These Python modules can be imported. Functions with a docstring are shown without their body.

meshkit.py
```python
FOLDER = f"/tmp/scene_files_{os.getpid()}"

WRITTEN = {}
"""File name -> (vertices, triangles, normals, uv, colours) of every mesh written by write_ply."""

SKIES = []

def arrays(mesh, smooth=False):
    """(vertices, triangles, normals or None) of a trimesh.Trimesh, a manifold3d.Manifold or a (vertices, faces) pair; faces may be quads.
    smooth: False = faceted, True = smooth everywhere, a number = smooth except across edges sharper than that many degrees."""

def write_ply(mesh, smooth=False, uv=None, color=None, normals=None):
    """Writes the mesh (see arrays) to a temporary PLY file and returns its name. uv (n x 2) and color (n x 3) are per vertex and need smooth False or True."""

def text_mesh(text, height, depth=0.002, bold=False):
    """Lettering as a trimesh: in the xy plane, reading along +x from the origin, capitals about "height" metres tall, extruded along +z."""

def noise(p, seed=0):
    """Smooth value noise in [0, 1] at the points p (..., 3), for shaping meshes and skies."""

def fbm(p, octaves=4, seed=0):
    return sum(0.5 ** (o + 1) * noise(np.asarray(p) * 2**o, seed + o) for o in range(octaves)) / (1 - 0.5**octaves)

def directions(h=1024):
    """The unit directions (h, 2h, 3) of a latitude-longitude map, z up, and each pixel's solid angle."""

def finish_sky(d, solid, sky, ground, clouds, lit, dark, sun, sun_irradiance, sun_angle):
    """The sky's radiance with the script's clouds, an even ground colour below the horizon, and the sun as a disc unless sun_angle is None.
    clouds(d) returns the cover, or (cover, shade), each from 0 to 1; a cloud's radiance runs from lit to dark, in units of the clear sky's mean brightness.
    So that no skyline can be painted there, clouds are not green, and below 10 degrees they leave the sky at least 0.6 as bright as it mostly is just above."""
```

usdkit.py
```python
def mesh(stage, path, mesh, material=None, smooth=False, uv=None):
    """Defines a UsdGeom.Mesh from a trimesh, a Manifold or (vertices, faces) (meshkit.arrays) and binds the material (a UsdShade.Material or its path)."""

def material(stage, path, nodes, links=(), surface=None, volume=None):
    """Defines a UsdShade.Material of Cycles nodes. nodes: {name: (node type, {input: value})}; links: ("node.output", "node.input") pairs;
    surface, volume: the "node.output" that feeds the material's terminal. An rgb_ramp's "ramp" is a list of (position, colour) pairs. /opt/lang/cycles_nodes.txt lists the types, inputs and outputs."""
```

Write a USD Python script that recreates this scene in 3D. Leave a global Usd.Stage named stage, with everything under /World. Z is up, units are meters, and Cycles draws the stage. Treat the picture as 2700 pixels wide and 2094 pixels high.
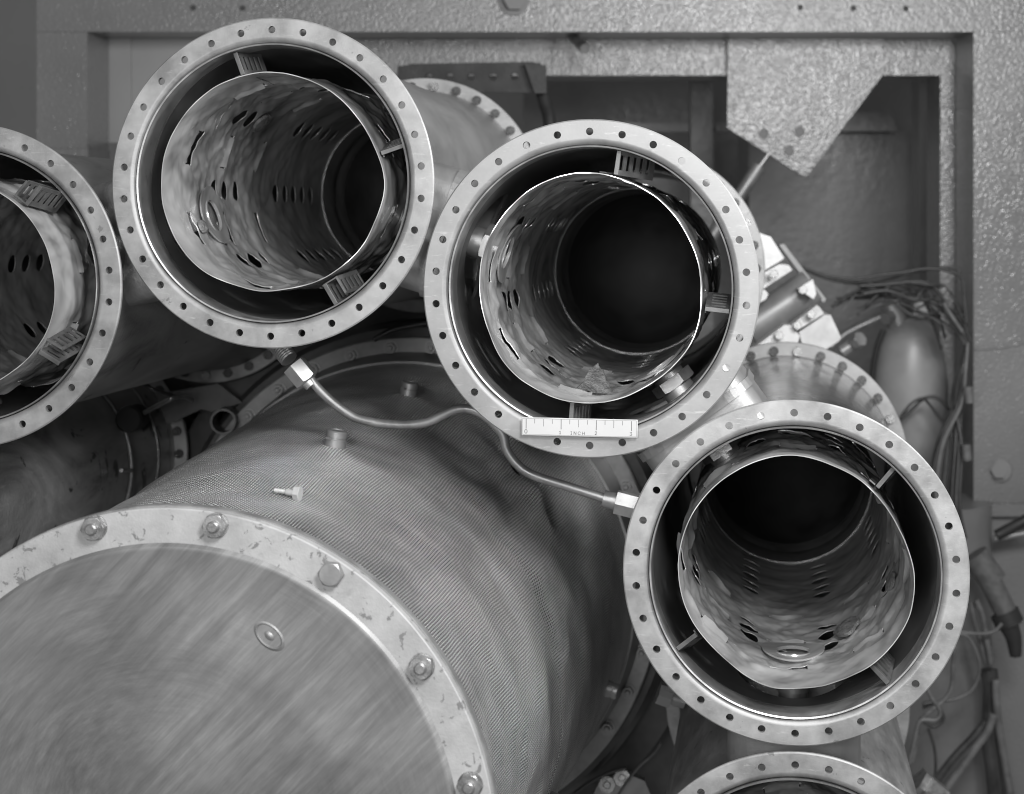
import math, random
import numpy as np, trimesh, usdkit, meshkit
import manifold3d as m3
from pxr import Usd, UsdGeom, UsdLux, UsdShade, Gf, Sdf
from meshkit import noise, fbm

random.seed(4); RNG = np.random.default_rng(4)
stage = Usd.Stage.CreateInMemory()
UsdGeom.SetStageUpAxis(stage, 'Z'); UsdGeom.SetStageMetersPerUnit(stage, 1.0)
UsdGeom.Xform.Define(stage, '/World'); UsdGeom.Scope.Define(stage, '/World/Looks')
PI = math.pi
# ---------------------------------------------------------------- camera (engine axis = world +y, millimetres below, metres on the stage)
CAM = np.array([361.58, -1217.62, 369.02]); F = 4500.0; PX, PY = 165.89, -561.72
PITCH, YAW = math.radians(1.3422), math.radians(6.4421)
def rot(v):
    x, y, z = v
    c, s = math.cos(PITCH), math.sin(PITCH); y, z = c*y - s*z, s*y + c*z
    c, s = math.cos(YAW), math.sin(YAW); return np.array([c*x - s*y, s*x + c*y, z])
RIGHT, FWD, UP = rot((1, 0, 0)), rot((0, 1, 0)), rot((0, 0, 1))
cam = UsdGeom.Camera.Define(stage, '/World/camera')
m = Gf.Matrix4d(1.0)
for i, v in enumerate((RIGHT, UP, -FWD, CAM*.001)): m.SetRow(i, Gf.Vec4d(*map(float, v), 1.0 if i == 3 else 0.0))
cam.AddTransformOp().Set(m)
cam.CreateFocalLengthAttr(50.0); cam.CreateHorizontalApertureAttr(30.0)
cam.CreateHorizontalApertureOffsetAttr(-PX/2700*30); cam.CreateVerticalApertureOffsetAttr(PY/2700*30)
cam.CreateFStopAttr(8.5); cam.CreateFocusDistanceAttr(1.222); cam.CreateClippingRangeAttr(Gf.Vec2f(.05, 100))
cam.CreateExposureAttr(0.0)
# ---------------------------------------------------------------- light: two floods and the dim grey room
def lamp(name, pos, target, w, h, power):
    L = UsdLux.RectLight.Define(stage, '/World/' + name)
    p, t = np.array(pos, float), np.array(target, float)
    z = p - t; z /= np.linalg.norm(z); x = np.cross((0, 0, 1), z); x /= np.linalg.norm(x); y = np.cross(z, x)
    M = Gf.Matrix4d(1.0)
    for i, v in enumerate((x, y, z, p*.001)): M.SetRow(i, Gf.Vec4d(*map(float, v), 1.0 if i == 3 else 0.0))
    L.AddTransformOp().Set(M); L.CreateWidthAttr(w); L.CreateHeightAttr(h); L.CreateIntensityAttr(power); L.CreateNormalizeAttr(True)
lamp('flood_lamp', (150, -1490, 470), (120, 0, 250), .30, .30, 3.1)
lamp('flood_lamp_001', (560, -850, 760), (250, 200, 200), .26, .26, 3.6)
lamp('flood_lamp_002', (803, -262, 657), (250, 900, 500), .22, .22, 3.0)
dome = UsdLux.DomeLight.Define(stage, '/World/room_fill')  # even ambient fill added for the unseen room, indoors
dm = usdkit.material(stage, '/World/Looks/room_light', {'b': ('background_shader', {'color': (1, 1, 1), 'strength': .25})}, surface='b.background')
UsdShade.MaterialBindingAPI.Apply(dome.GetPrim()).Bind(dm)

# ---------------------------------------------------------------- pixel helpers: a pixel of the photograph at a depth in mm
def ray(px, py): return RIGHT*(px - 1350 - PX)/F + FWD - UP*(py - 1047 - PY)/F
def at(px, py, D): return CAM + ray(px, py)*D                       # D along the optical axis
def aty(px, py, y):
    d = ray(px, py); return CAM + d*((y - CAM[1])/d[1])

# ---------------------------------------------------------------- materials
MAT = {}
def g(v): return (v, v, v)
def metal(name, lo, hi, rough=.4, metallic=.9, scale=20., stretch=(1, 1, 1), detail=5., dist=0., bump=.0, bscale=300., bdist=.001, rvar=.12, mid=None, specks=None, scratch=None, bdetail=3., soft=False):
    """Grey metal or paint: tone by stretched noise between lo and hi, optional dark specks (threshold, tone, scale), scratches, fine relief."""
    n = {'tc': ('geometry', {}), 'mp': ('mapping', {'scale': stretch}),
         'nz': ('noise_texture', {'scale': scale, 'detail': detail, 'roughness': .62, 'distortion': dist}),
         'rp': ('rgb_ramp', {'ramp': [(.0, g(lo)), (.22 if soft else .32, g(lo)), (.5, g(mid if mid is not None else (lo+hi)/2)), (.78 if soft else .68, g(hi)), (1., g(hi))]}),
         'nf': ('noise_texture', {'scale': bscale, 'detail': bdetail, 'roughness': .6}),
         'mr': ('map_range', {'from_min': .3, 'from_max': .7, 'to_min': max(.05, rough-rvar), 'to_max': min(1, rough+rvar)}),
         'p': ('principled_bsdf', {'metallic': metallic, 'roughness': rough})}
    l = [('tc.position', 'mp.vector'), ('mp.vector', 'nz.vector'), ('nz.fac', 'rp.fac'), ('tc.position', 'nf.vector'), ('nz.fac', 'mr.value'), ('mr.result', 'p.roughness')]
    col = 'rp.color'
    if scratch:
        amt, tone, sc, st = scratch
        n |= {'smp': ('mapping', {'scale': st, 'rotation': (.4, .3, .6)}), 'sn': ('noise_texture', {'scale': sc, 'detail': 4., 'roughness': .7, 'distortion': .4}),
              'sr': ('map_range', {'from_min': .60, 'from_max': .72, 'to_min': 0, 'to_max': amt, 'clamp': True}), 'sm': ('mix_color', {'b': g(tone)})}
        l += [('tc.position', 'smp.vector'), ('smp.vector', 'sn.vector'), ('sn.fac', 'sr.value'), ('sr.result', 'sm.fac'), (col, 'sm.a')]; col = 'sm.result'
    if specks:
        th, tone, sc = specks
        n |= {'kn': ('noise_texture', {'scale': sc, 'detail': 6., 'roughness': .65, 'distortion': .6}),
              'kr': ('map_range', {'from_min': th, 'from_max': th+.025, 'to_min': 0, 'to_max': .9, 'clamp': True}), 'km': ('mix_color', {'b': g(tone)})}
        l += [('tc.position', 'kn.vector'), ('kn.fac', 'kr.value'), ('kr.result', 'km.fac'), (col, 'km.a')]; col = 'km.result'
    l.append((col, 'p.base_color'))
    if bump:
        n['bp'] = ('bump', {'strength': bump, 'distance': bdist}); l += [('nf.fac', 'bp.height'), ('bp.normal', 'p.normal')]
    MAT[name] = usdkit.material(stage, '/World/Looks/' + name, n, l, surface='p.BSDF'); return MAT[name]

metal('flange_steel', .20, .38, .5, .4, 34, (1, .3, 1), bump=.10, bscale=900, scratch=(.5, .5, 60, (1, 1, 7)), specks=(.66, .17, 55))
metal('flange_bright', .18, .31, .5, .35, 24, (1, .3, 1), bump=.08, bscale=900, scratch=(.45, .5, 60, (1, 1, 7)), specks=(.67, .22, 50))
metal('casing_dull', .20, .31, .45, .5, 14, (1, .45, 1), dist=.5, bump=.15, bscale=700)
metal('casing_dark', .17, .40, .40, .5, 15, (1, .4, 1), dist=1.4, bump=.2, bscale=300, bdist=.004, specks=(.64, .05, 24), scratch=(.4, .34, 26, (1, 1, 5)))
metal('casing_shiny', .26, .38, .22, .9, 9, (1, .5, 1), dist=1.6, bump=.05, bscale=700, rvar=.06)
metal('casing_stained', .20, .52, .42, .45, 13, (1, .5, 1), dist=1.8, bump=.2, bscale=300, bdist=.004, specks=(.62, .06, 20), scratch=(.5, .5, 24, (1, 1, 5)))
metal('casing_grainy', .16, .30, .55, .4, 60, (1, .3, 1), bump=.5, bscale=600, specks=(.66, .08, 80))
metal('liner_steel', .20, .66, .24, .46, 7.5, (1, .9, 1), dist=3.4, detail=1.8, bump=.1, bscale=34, bdist=.004, rvar=.06, mid=.5, specks=(.72, .2, 26), bdetail=1., soft=True)
metal('shade_steel', .10, .18, .5, .4, 18, (1, .4, 1), dist=1., bump=.1)  # dark tone standing in for the shade inside the casings
metal('ring_steel', .12, .24, .42, .5, 12, (1, .9, 1), dist=1.5, bump=.1)
metal('burnt', .10, .26, .6, .3, 120, bump=.6, bscale=400, bdist=.004)
metal('near_black', .02, .045, .7, .1, 25, bump=.1)  # even near-black for the dome ends and the drum's inner shell
metal('bright_steel', .30, .42, .40, .7, 60, bump=.1, bscale=1200)
metal('bolt_steel', .24, .40, .38, .85, 90, bump=.2, bscale=1500)
metal('bolt_light', .42, .52, .45, .3, 90, bump=.2, bscale=1500)
metal('bolt_dark', .06, .13, .45, .8, 90, bump=.2, bscale=1500)
metal('bracket_steel', .08, .15, .48, .5, 60, bump=.1, bscale=900)
metal('pipe_steel', .17, .27, .42, .6, 40, bump=.12, bscale=1100)
metal('chipped_paint', .28, .42, .6, .1, 30, bump=.12, bscale=500, bdist=.002, specks=(.605, .16, 110), scratch=(.75, .2, 34, (1, 1, 1)))
metal('flange_edge', .20, .32, .5, .5, 60, bump=.2)
def brushed():
    n = {'geo': ('geometry', {}), 'xyz': ('separate_xyz', {}), 'x2': ('math', {'math_type': 'multiply'}), 'r2': ('math', {'math_type': 'multiply_add'}), 'r': ('math', {'math_type': 'sqrt'}),
         'th': ('math', {'math_type': 'arctan2'}), 'c': ('combine_xyz', {}), 'mp': ('mapping', {'scale': (1.3, 70., 1.)}), 'n1': ('noise_texture', {'scale': 3., 'detail': 8., 'roughness': .74, 'distortion': .15}),
         'mk': ('mapping', {'rotation': (0, .80, 0)}), 'mq': ('mapping', {'scale': (1., 1., 13.)}), 'n2': ('noise_texture', {'scale': 12., 'detail': 8., 'roughness': .76, 'distortion': .2}),
         'n3': ('noise_texture', {'scale': 9., 'detail': 3.}), 'm1': ('map_range', {'from_min': .34, 'from_max': .54, 'to_min': .1, 'to_max': 1, 'clamp': True}), 'n4': ('noise_texture', {'scale': 7., 'detail': 4., 'roughness': .6, 'distortion': .4}), 'm4': ('map_range', {'from_min': .36, 'from_max': .66, 'to_min': .72, 'to_max': 1.32, 'clamp': True}), 'vm': ('vector_math', {'math_type': 'scale'}),
         'mf': ('mix_float', {}), 'rp': ('rgb_ramp', {'ramp': [(0, g(.12)), (.3, g(.155)), (.5, g(.21)), (.7, g(.28)), (1, g(.36))]}),
         'rr': ('map_range', {'from_min': .3, 'from_max': .7, 'to_min': .36, 'to_max': .55}), 'bp': ('bump', {'strength': .12, 'distance': .001}), 'p': ('principled_bsdf', {'metallic': .4})}
    l = [('geo.position', 'xyz.vector'), ('xyz.x', 'x2.value1'), ('xyz.x', 'x2.value2'), ('xyz.z', 'r2.value1'), ('xyz.z', 'r2.value2'), ('x2.value', 'r2.value3'), ('r2.value', 'r.value1'),
         ('xyz.z', 'th.value1'), ('xyz.x', 'th.value2'), ('th.value', 'c.x'), ('r.value', 'c.y'), ('c.vector', 'mp.vector'), ('mp.vector', 'n1.vector'),
         ('geo.position', 'mk.vector'), ('mk.vector', 'mq.vector'), ('mq.vector', 'n2.vector'), ('geo.position', 'n3.vector'), ('n3.fac', 'm1.value'), ('m1.result', 'mf.fac'), ('n1.fac', 'mf.a'), ('n2.fac', 'mf.b'),
         ('mf.result', 'rp.fac'), ('rp.color', 'vm.vector1'), ('geo.position', 'n4.vector'), ('n4.fac', 'm4.value'), ('m4.result', 'vm.scale'), ('vm.vector', 'p.base_color'), ('mf.result', 'rr.value'), ('rr.result', 'p.roughness'), ('mf.result', 'bp.height'), ('bp.normal', 'p.normal')]
    MAT['brushed_cover'] = usdkit.material(stage, '/World/Looks/brushed_cover', n, l, surface='p.BSDF')
brushed()
metal('dull_band', .24, .34, .45, .6, 30, bump=.1)
metal('wrinkle_paint', .145, .19, .25, .0, 3, bump=1., bscale=300, bdist=.0009, rvar=.09, bdetail=.5, specks=(.76, .26, 60))
metal('wall_paint', .24, .31, .5, .0, 3, bump=.1, bscale=80)
metal('black_paint', .008, .02, .62, .0, 30, bump=.4, bscale=300)
metal('housing_dark', .05, .11, .5, .5, 15, bump=.2)
metal('white_alloy', .50, .62, .42, .35, 30, bump=.15, bscale=500, specks=(.68, .25, 60))
metal('gearbox_grey', .20, .28, .42, .4, 10, bump=.05)
metal('plate_grey', .12, .17, .6, .0, 20, bump=.1)
metal('cabinet_grey', .12, .17, .4, .0, 6, bump=.3, bscale=60, bdist=.004)
metal('tank_paint', .20, .28, .46, .0, 14, bump=.05)
metal('rubber', .02, .05, .45, .0, 40, bump=.2)
metal('cable_grey', .07, .14, .5, .0, 60, bump=.2)
metal('hose_braid', .07, .12, .6, .1, 120, bump=.8, bscale=500)
metal('ruler_white', .42, .47, .4, .0, 10)
metal('ink', .05, .08, .5, .0, 10)

def weave():
    """Woven wire cloth from the jacket's own (arc, length) coordinates in mm."""
    pitch = 2.2; k = PI/pitch
    n = {'uv': ('attribute', {'attribute': 'st'}), 'geo': ('geometry', {}), 'wn': ('noise_texture', {'scale': 14., 'detail': 2.}),
         'wo': ('vector_math', {'math_type': 'multiply_add', 'vector2': (7., 7., 0), 'vector3': (0, 0, 0)}),
         'ad': ('vector_math', {'math_type': 'add'}), 'sx': ('separate_xyz', {}),
         'ux': ('math', {'math_type': 'multiply', 'value2': k}), 'uy': ('math', {'math_type': 'multiply', 'value2': k}),
         's1': ('math', {'math_type': 'sine'}), 's2': ('math', {'math_type': 'sine'}),
         'a1': ('math', {'math_type': 'absolute'}), 'a2': ('math', {'math_type': 'absolute'}), 'pr': ('math', {'math_type': 'multiply'}),
         'o1': ('math', {'math_type': 'multiply_add', 'value2': .35, 'value3': .65}), 'o2': ('math', {'math_type': 'multiply_add', 'value2': -.35, 'value3': .65}),
         'h1': ('math', {'math_type': 'multiply'}), 'h2': ('math', {'math_type': 'multiply'}), 'mx': ('math', {'math_type': 'maximum'}), 'hm': ('math', {'math_type': 'maximum'}),
         'wr': ('map_range', {'from_min': .55, 'from_max': .9, 'to_min': 0, 'to_max': 1, 'clamp': True}),
         'tn': ('noise_texture', {'scale': 11., 'detail': 4., 'roughness': .6}), 'tr': ('rgb_ramp', {'ramp': [(0, g(.26)), (.33, g(.38)), (.58, g(.66)), (1, g(.70))]}),
         'cm': ('mix_color', {'a': g(.025)}), 'bp': ('bump', {'strength': 1., 'distance': .003}),
         'p': ('principled_bsdf', {'metallic': .5, 'roughness': .33})}
    l = [('geo.position', 'wn.vector'), ('wn.color', 'wo.vector1'), ('uv.vector', 'ad.vector1'), ('wo.vector', 'ad.vector2'), ('ad.vector', 'sx.vector'),
         ('sx.x', 'ux.value1'), ('sx.y', 'uy.value1'), ('ux.value', 's1.value1'), ('uy.value', 's2.value1'), ('s1.value', 'a1.value1'), ('s2.value', 'a2.value1'),
         ('s1.value', 'pr.value1'), ('s2.value', 'pr.value2'), ('pr.value', 'o1.value1'), ('pr.value', 'o2.value1'),
         ('a1.value', 'h1.value1'), ('o1.value', 'h1.value2'), ('a2.value', 'h2.value1'), ('o2.value', 'h2.value2'), ('h1.value', 'mx.value1'), ('h2.value', 'mx.value2'),
         ('a1.value', 'hm.value1'), ('a2.value', 'hm.value2'), ('hm.value', 'wr.value'), ('geo.position', 'tn.vector'), ('tn.fac', 'tr.fac'),
         ('wr.result', 'cm.fac'), ('tr.color', 'cm.b'), ('cm.result', 'p.base_color'), ('mx.value', 'bp.height'), ('bp.normal', 'p.normal')]
    MAT['wire_cloth'] = usdkit.material(stage, '/World/Looks/wire_cloth', n, l, surface='p.BSDF')
weave()

# ---------------------------------------------------------------- naming
USED = {}
def numbered(parent, name):
    k = USED.get((parent, name), -1) + 1; USED[(parent, name)] = k
    return f'{parent}/{name}' + (f'_{k:03d}' if k else '')
ORG = {}
def setdata(prim, **kw):
    for k, v in kw.items():
        if v: prim.SetCustomDataByKey(k, v)
def thing(name, label, cat, loc=(0, 0, 0), group=None, kind=None):
    path = numbered('/World', name); x = UsdGeom.Xform.Define(stage, path)
    x.AddTranslateOp().Set(Gf.Vec3d(*[float(v)*.001 for v in loc])); ORG[path] = np.array(loc, float)
    setdata(x.GetPrim(), label=label, category=cat, group=group, kind=kind); return path
def arr(me):
    if hasattr(me, 'to_mesh'):
        q = me.to_mesh(); return np.array(q.vert_properties[:, :3], float), np.array(q.tri_verts, int)
    if isinstance(me, tuple):
        v, f = np.asarray(me[0], float), np.asarray(me[1], int)
        return (v, np.vstack([f[:, [0, 1, 2]], f[:, [0, 2, 3]]]) if f.shape[1] == 4 else f)
    return np.array(me.vertices, float), np.array(me.faces, int)
def outward(v, f):
    a, b, c = v[f[:, 0]], v[f[:, 1]], v[f[:, 2]]
    return f if np.einsum('ij,ij->i', a, np.cross(b, c)).sum() >= 0 else f[:, ::-1]
def join(ms):
    vs, fs, n = [], [], 0
    for me in ms:
        v, f = arr(me); vs.append(v); fs.append(f + n); n += len(v)
    return np.vstack(vs), np.vstack(fs)
def part(parent, name, me, mat, smooth=35, label=None, local=False, uv=None, flip=True):
    """One mesh in mm (engine coordinates unless local) as a child of a thing or part."""
    v, f = arr(me)
    if flip: f = outward(v - v.mean(0), f)
    root = '/'.join(parent.split('/')[:3])
    if not local: v = v - ORG.get(root, np.zeros(3))
    path = numbered(parent, name)
    usdkit.mesh(stage, path, (v*.001, f), MAT[mat], smooth=smooth, uv=uv)
    if label: stage.GetPrimAtPath(path).SetCustomDataByKey('label', label)
    return path
def solo(name, me, mat, label, cat, group=None, kind=None, smooth=35):
    v, f = arr(me); f = outward(v - v.mean(0), f); path = numbered('/World', name)
    usdkit.mesh(stage, path, (v*.001, f), MAT[mat], smooth=smooth)
    setdata(stage.GetPrimAtPath(path), label=label, category=cat, group=group, kind=kind); return path

# ---------------------------------------------------------------- shapes (axis of round things = +y)
def ymap(me):
    v, f = arr(me); return np.c_[v[:, 0], v[:, 2], -v[:, 1]], f
def revolve(prof, n=144): return m3.CrossSection([np.array(prof, float)], m3.FillRule.NonZero).revolve(n)          # axis z, depth = z
def lathe(prof, n=144): return ymap(revolve(prof, n))
def move(me, d):
    v, f = arr(me); return v + np.array(d, float), f
def frame(me, o, x, y, z):
    v, f = arr(me); A = np.array([x, y, z], float); return v @ A + np.array(o, float), f
def basis(z):
    z = np.array(z, float); z /= np.linalg.norm(z); a = np.array([0, 0, 1.]) if abs(z[2]) < .9 else np.array([1., 0, 0])
    x = np.cross(a, z); x /= np.linalg.norm(x); return x, np.cross(z, x), z
def prism(n, r, h, phase=0): return m3.Manifold.cylinder(h, r, r, n).rotate([0, 0, phase])
def along(me, p, q):
    """A shape built on +z placed at p pointing to q."""
    return frame(me, p, *basis(np.array(q, float) - np.array(p, float)))
def tube(pts, r, n=14, per=10, closed_ends=True):
    """Smooth round tube through points (Catmull-Rom); r a number or one per point."""
    P = np.array(pts, float); R = np.full(len(P), r, float) if np.ndim(r) == 0 else np.array(r, float)
    Q, S = [], []
    for i in range(len(P)-1):
        a, b, c, d = P[max(i-1, 0)], P[i], P[i+1], P[min(i+2, len(P)-1)]
        for t in np.linspace(0, 1, per, endpoint=(i == len(P)-2)):
            Q.append(.5*((2*b) + (c-a)*t + (2*a-5*b+4*c-d)*t*t + (3*b-a-3*c+d)*t**3)); S.append(R[i]*(1-t) + R[i+1]*t)
    Q, S = np.array(Q), np.array(S); T = np.gradient(Q, axis=0); T /= np.linalg.norm(T, axis=1)[:, None]
    x = basis(T[0])[0]; V = []
    for q, s, t in zip(Q, S, T):
        x = x - t*(x @ t); x /= np.linalg.norm(x); y = np.cross(t, x)
        a = np.arange(n)*2*PI/n; V.append(q + s*(np.cos(a)[:, None]*x + np.sin(a)[:, None]*y))
    V = np.vstack(V + [Q[:1], Q[-1:]]); k = len(Q); Fc = []
    for i in range(k-1):
        for j in range(n):
            a, b = i*n+j, i*n+(j+1) % n; Fc += [(a, b, b+n), (a, b+n, a+n)]
    for j in range(n):
        Fc += [(k*n, (j+1) % n, j), (k*n+1, (k-1)*n+j, (k-1)*n+(j+1) % n)]
    return V, np.array(Fc)
def box(sx, sy, sz, r=0.):
    if not r: return m3.Manifold.cube([sx, sy, sz], True)
    s = m3.CrossSection.square([sx-2*r, sy-2*r], True)
    return m3.Manifold.batch_hull([m3.Manifold.extrude(s.offset(r, m3.JoinType.Round, 2., 12), sz-2*r).translate([0, 0, -sz/2+r]), m3.Manifold.extrude(s, sz).translate([0, 0, -sz/2])])
def nut(af, h, chamfer=.6):
    r = af/math.sqrt(3); c = m3.Manifold.cylinder(h, r, r, 6)
    return c ^ m3.Manifold.revolve(m3.CrossSection([np.array([(0, 0), (r*.995, 0), (r*.995, h-chamfer), (r-chamfer*1.6, h), (0, h)])], m3.FillRule.NonZero), 36)
def hexbolt(af, h, sr, sh):
    return nut(af, h) + m3.Manifold.revolve(m3.CrossSection([np.array([(0, 0), (sr, 0), (sr, h+sh-.8), (sr-.9, h+sh), (0, h+sh)])], m3.FillRule.NonZero), 24)
def castle(r, h):
    b = m3.Manifold.cylinder(h, r, r*.94, 12)
    for a in (0, 60, 120): b = b - m3.Manifold.cube([3*r, r*.34, h*.8], True).rotate([0, 0, a]).translate([0, 0, h])
    return b + m3.Manifold.cylinder(h*.95, r*.42, r*.38, 10)

# ================================================================ SETTING: the wall and the steel test frame behind the engine
def panel(corners, D, t):
    """A plate facing the camera's way: photo corner points at depth D, thickness t going back."""
    c2 = [((px-1350-PX)/F*D, -(py-1047-PY)/F*D) for px, py in corners]
    pts = np.array(c2); area = np.sum(pts[:, 0]*np.roll(pts[:, 1], -1) - pts[:, 1]*np.roll(pts[:, 0], -1))
    if area < 0: pts = pts[::-1]
    return frame(m3.CrossSection([pts], m3.FillRule.NonZero).offset(-1., m3.JoinType.Round, 2., 16).offset(1., m3.JoinType.Round, 2., 16).extrude(t), CAM + FWD*D, RIGHT, np.cross(FWD, RIGHT), FWD) if False else \
        frame(m3.CrossSection([pts], m3.FillRule.NonZero).extrude(t), CAM + FWD*(D+t), RIGHT, UP, -FWD)
def rect(x0, y0, x1, y1): return [(x0, y0), (x1, y0), (x1, y1), (x0, y1)]
solo('wall', panel(rect(-2500, -2600, 5200, 5200), 3600, 40), 'wall_paint', 'plain grey painted back wall behind the steel frame', 'wall', kind='structure')
fr = thing('steel_frame', 'grey wrinkle-painted steel frame of beams and posts around the engine', 'frame', at(1350, 485, 2250))
part(fr, 'top_beam', panel(rect(97, -420, 3100, 84), 2250, 104), 'wrinkle_paint')
part(fr, 'post', panel(rect(97, 84.8, 230, 391), 2250.6, 103), 'wrinkle_paint')
part(fr, 'post', panel(rect(2567, 84.8, 3100, 3000), 2250.6, 103), 'wrinkle_paint')
part(fr, 'rail', panel(rect(-700, 391.6, 232, 470), 2250, 106), 'wrinkle_paint')
part(fr, 'inner_beam', panel(rect(262, 97, 2650, 199), 2372, 120), 'wrinkle_paint')
part(fr, 'inner_post', panel(rect(2479, 199.5, 2560, 2900), 2374, 90), 'wrinkle_paint')
part(fr, 'inner_post', panel(rect(286, 97.5, 346, 376), 2358, 8), 'wall_paint')
part(fr, 'side_panel', panel(rect(346.4, 97.5, 760, 374), 2363, 6), 'wall_paint')
part(fr, 'corner_gusset', panel([(2507, 98), (2552, 98), (2552, 142)], 2362, 8), 'wrinkle_paint')
gp = part(fr, 'gusset_plate', panel([(1920, 99), (2328, 99), (2326, 200), (2136, 452), (2130, 460), (2121, 464), (2112, 461), (1919, 338), (1918, 332)], 2355, 12), 'wrinkle_paint')
for px, py in ((2013, 354), (2108, 347), (2080, 398)):
    part(gp, 'bolt_head', along(m3.Manifold.cylinder(2.5, 7.5, 6.5, 24), at(px, py, 2355.5), at(px, py, 2330)), 'plate_grey')
for px, py in ((2636, 1240),):
    b = part(fr, 'bolt_head', along(m3.Manifold.cylinder(3, 16, 15, 32) + nut(20, 10).translate([0, 0, 3]), at(px, py, 2251), at(px, py, 2200)), 'plate_grey')
part(fr, 'bolt_head', along(m3.Manifold.cylinder(4, 20, 20, 32) + nut(26, 14).translate([0, 0, 3]), at(1355, 2, 2251), at(1362, -10, 2200)), 'plate_grey')
for px, py in ((510, 21), (640, 22), (2110, 20), (2250, 22), (2388, 23)):
    part(fr, 'screw', along(m3.Manifold.cylinder(1.6, 4, 3.6, 16), at(px, py, 2250.5), at(px, py, 2200)), 'black_paint')
part(fr, 'stud', along(m3.Manifold.cylinder(70, 7, 7, 20), at(1503, 92, 2320), at(1552, 138, 2244)), 'bolt_steel')
part(fr, 'weld_seam', tube([at(2569, 920, 2250), at(2640, 916, 2250), at(2720, 900, 2250)], 2.2, 8, 6), 'wrinkle_paint')
part(fr, 'base_plate', panel(rect(2530, 1330, 3100, 1362), 2236, 12), 'wrinkle_paint')
# deeper structure seen through the frame
br = thing('back_cabinet', 'dark grey boxy cabinet behind the right opening of the frame', 'cabinet', at(2100, 800, 2950))
part(br, 'front_panel', panel(rect(1975, 350, 2418, 1400), 2950, 200), 'cabinet_grey')
part(br, 'ledge', panel([(2180, 296), (2350, 296), (2366, 346), (2180, 346)], 2900, 250), 'cabinet_grey')
part(br, 'back_panel', panel(rect(1380, -100, 2700, 1700), 3250, 40), 'cabinet_grey')
part(br, 'upright', panel(rect(1822, 200, 1880, 900), 2800, 60), 'cabinet_grey')
part(br, 'upright', panel(rect(2424, 200, 2450, 1400), 2700, 60), 'cabinet_grey')
part(br, 'crossbar', panel(rect(1500, 325, 1975, 347), 2860, 40), 'cabinet_grey')
# lifting bracket with holes
D = 2080
bk = thing('mounting_bracket', 'black pierced steel bracket behind the top two cans', 'bracket', at(1250, 200, D))
def ppx(o, l, s=2.172): return [(o[0]+x/s, o[1]+y/s) for x, y in l]
pl = m3.CrossSection([np.array([((px-1350-PX)/F*D, -(py-1047-PY)/F*D) for px, py in reversed(ppx((850, 0), [(430, 380), (520, 366), (1180, 354), (1250, 362), (1282, 400), (1284, 520), (1215, 532), (800, 528), (430, 480)]))])], m3.FillRule.NonZero)
if pl.area() < 0: pl = pl.offset(0, m3.JoinType.Round)
for x, y in ((610, 445), (730, 442), (852, 444), (977, 443), (1100, 440)):
    px, py = 850+x/2.172, y/2.172
    pl = pl - m3.CrossSection.circle(4.6, 20).translate([(px-1350-PX)/F*D, -(py-1047-PY)/F*D])
part(bk, 'pierced_plate', frame(pl.extrude(9), CAM+FWD*(D+9), RIGHT, UP, -FWD), 'black_paint')
part(bk, 'leg', tube([at(1424, 225, D+12), at(1436, 270, D+20), at(1450, 330, D+30), at(1462, 520, D+40)], 8, 12, 5), 'black_paint')
part(bk, 'edge_bar', panel([(1383, 168), (1440, 172), (1441, 246), (1410, 246)], D-14, 12), 'black_paint')
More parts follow.
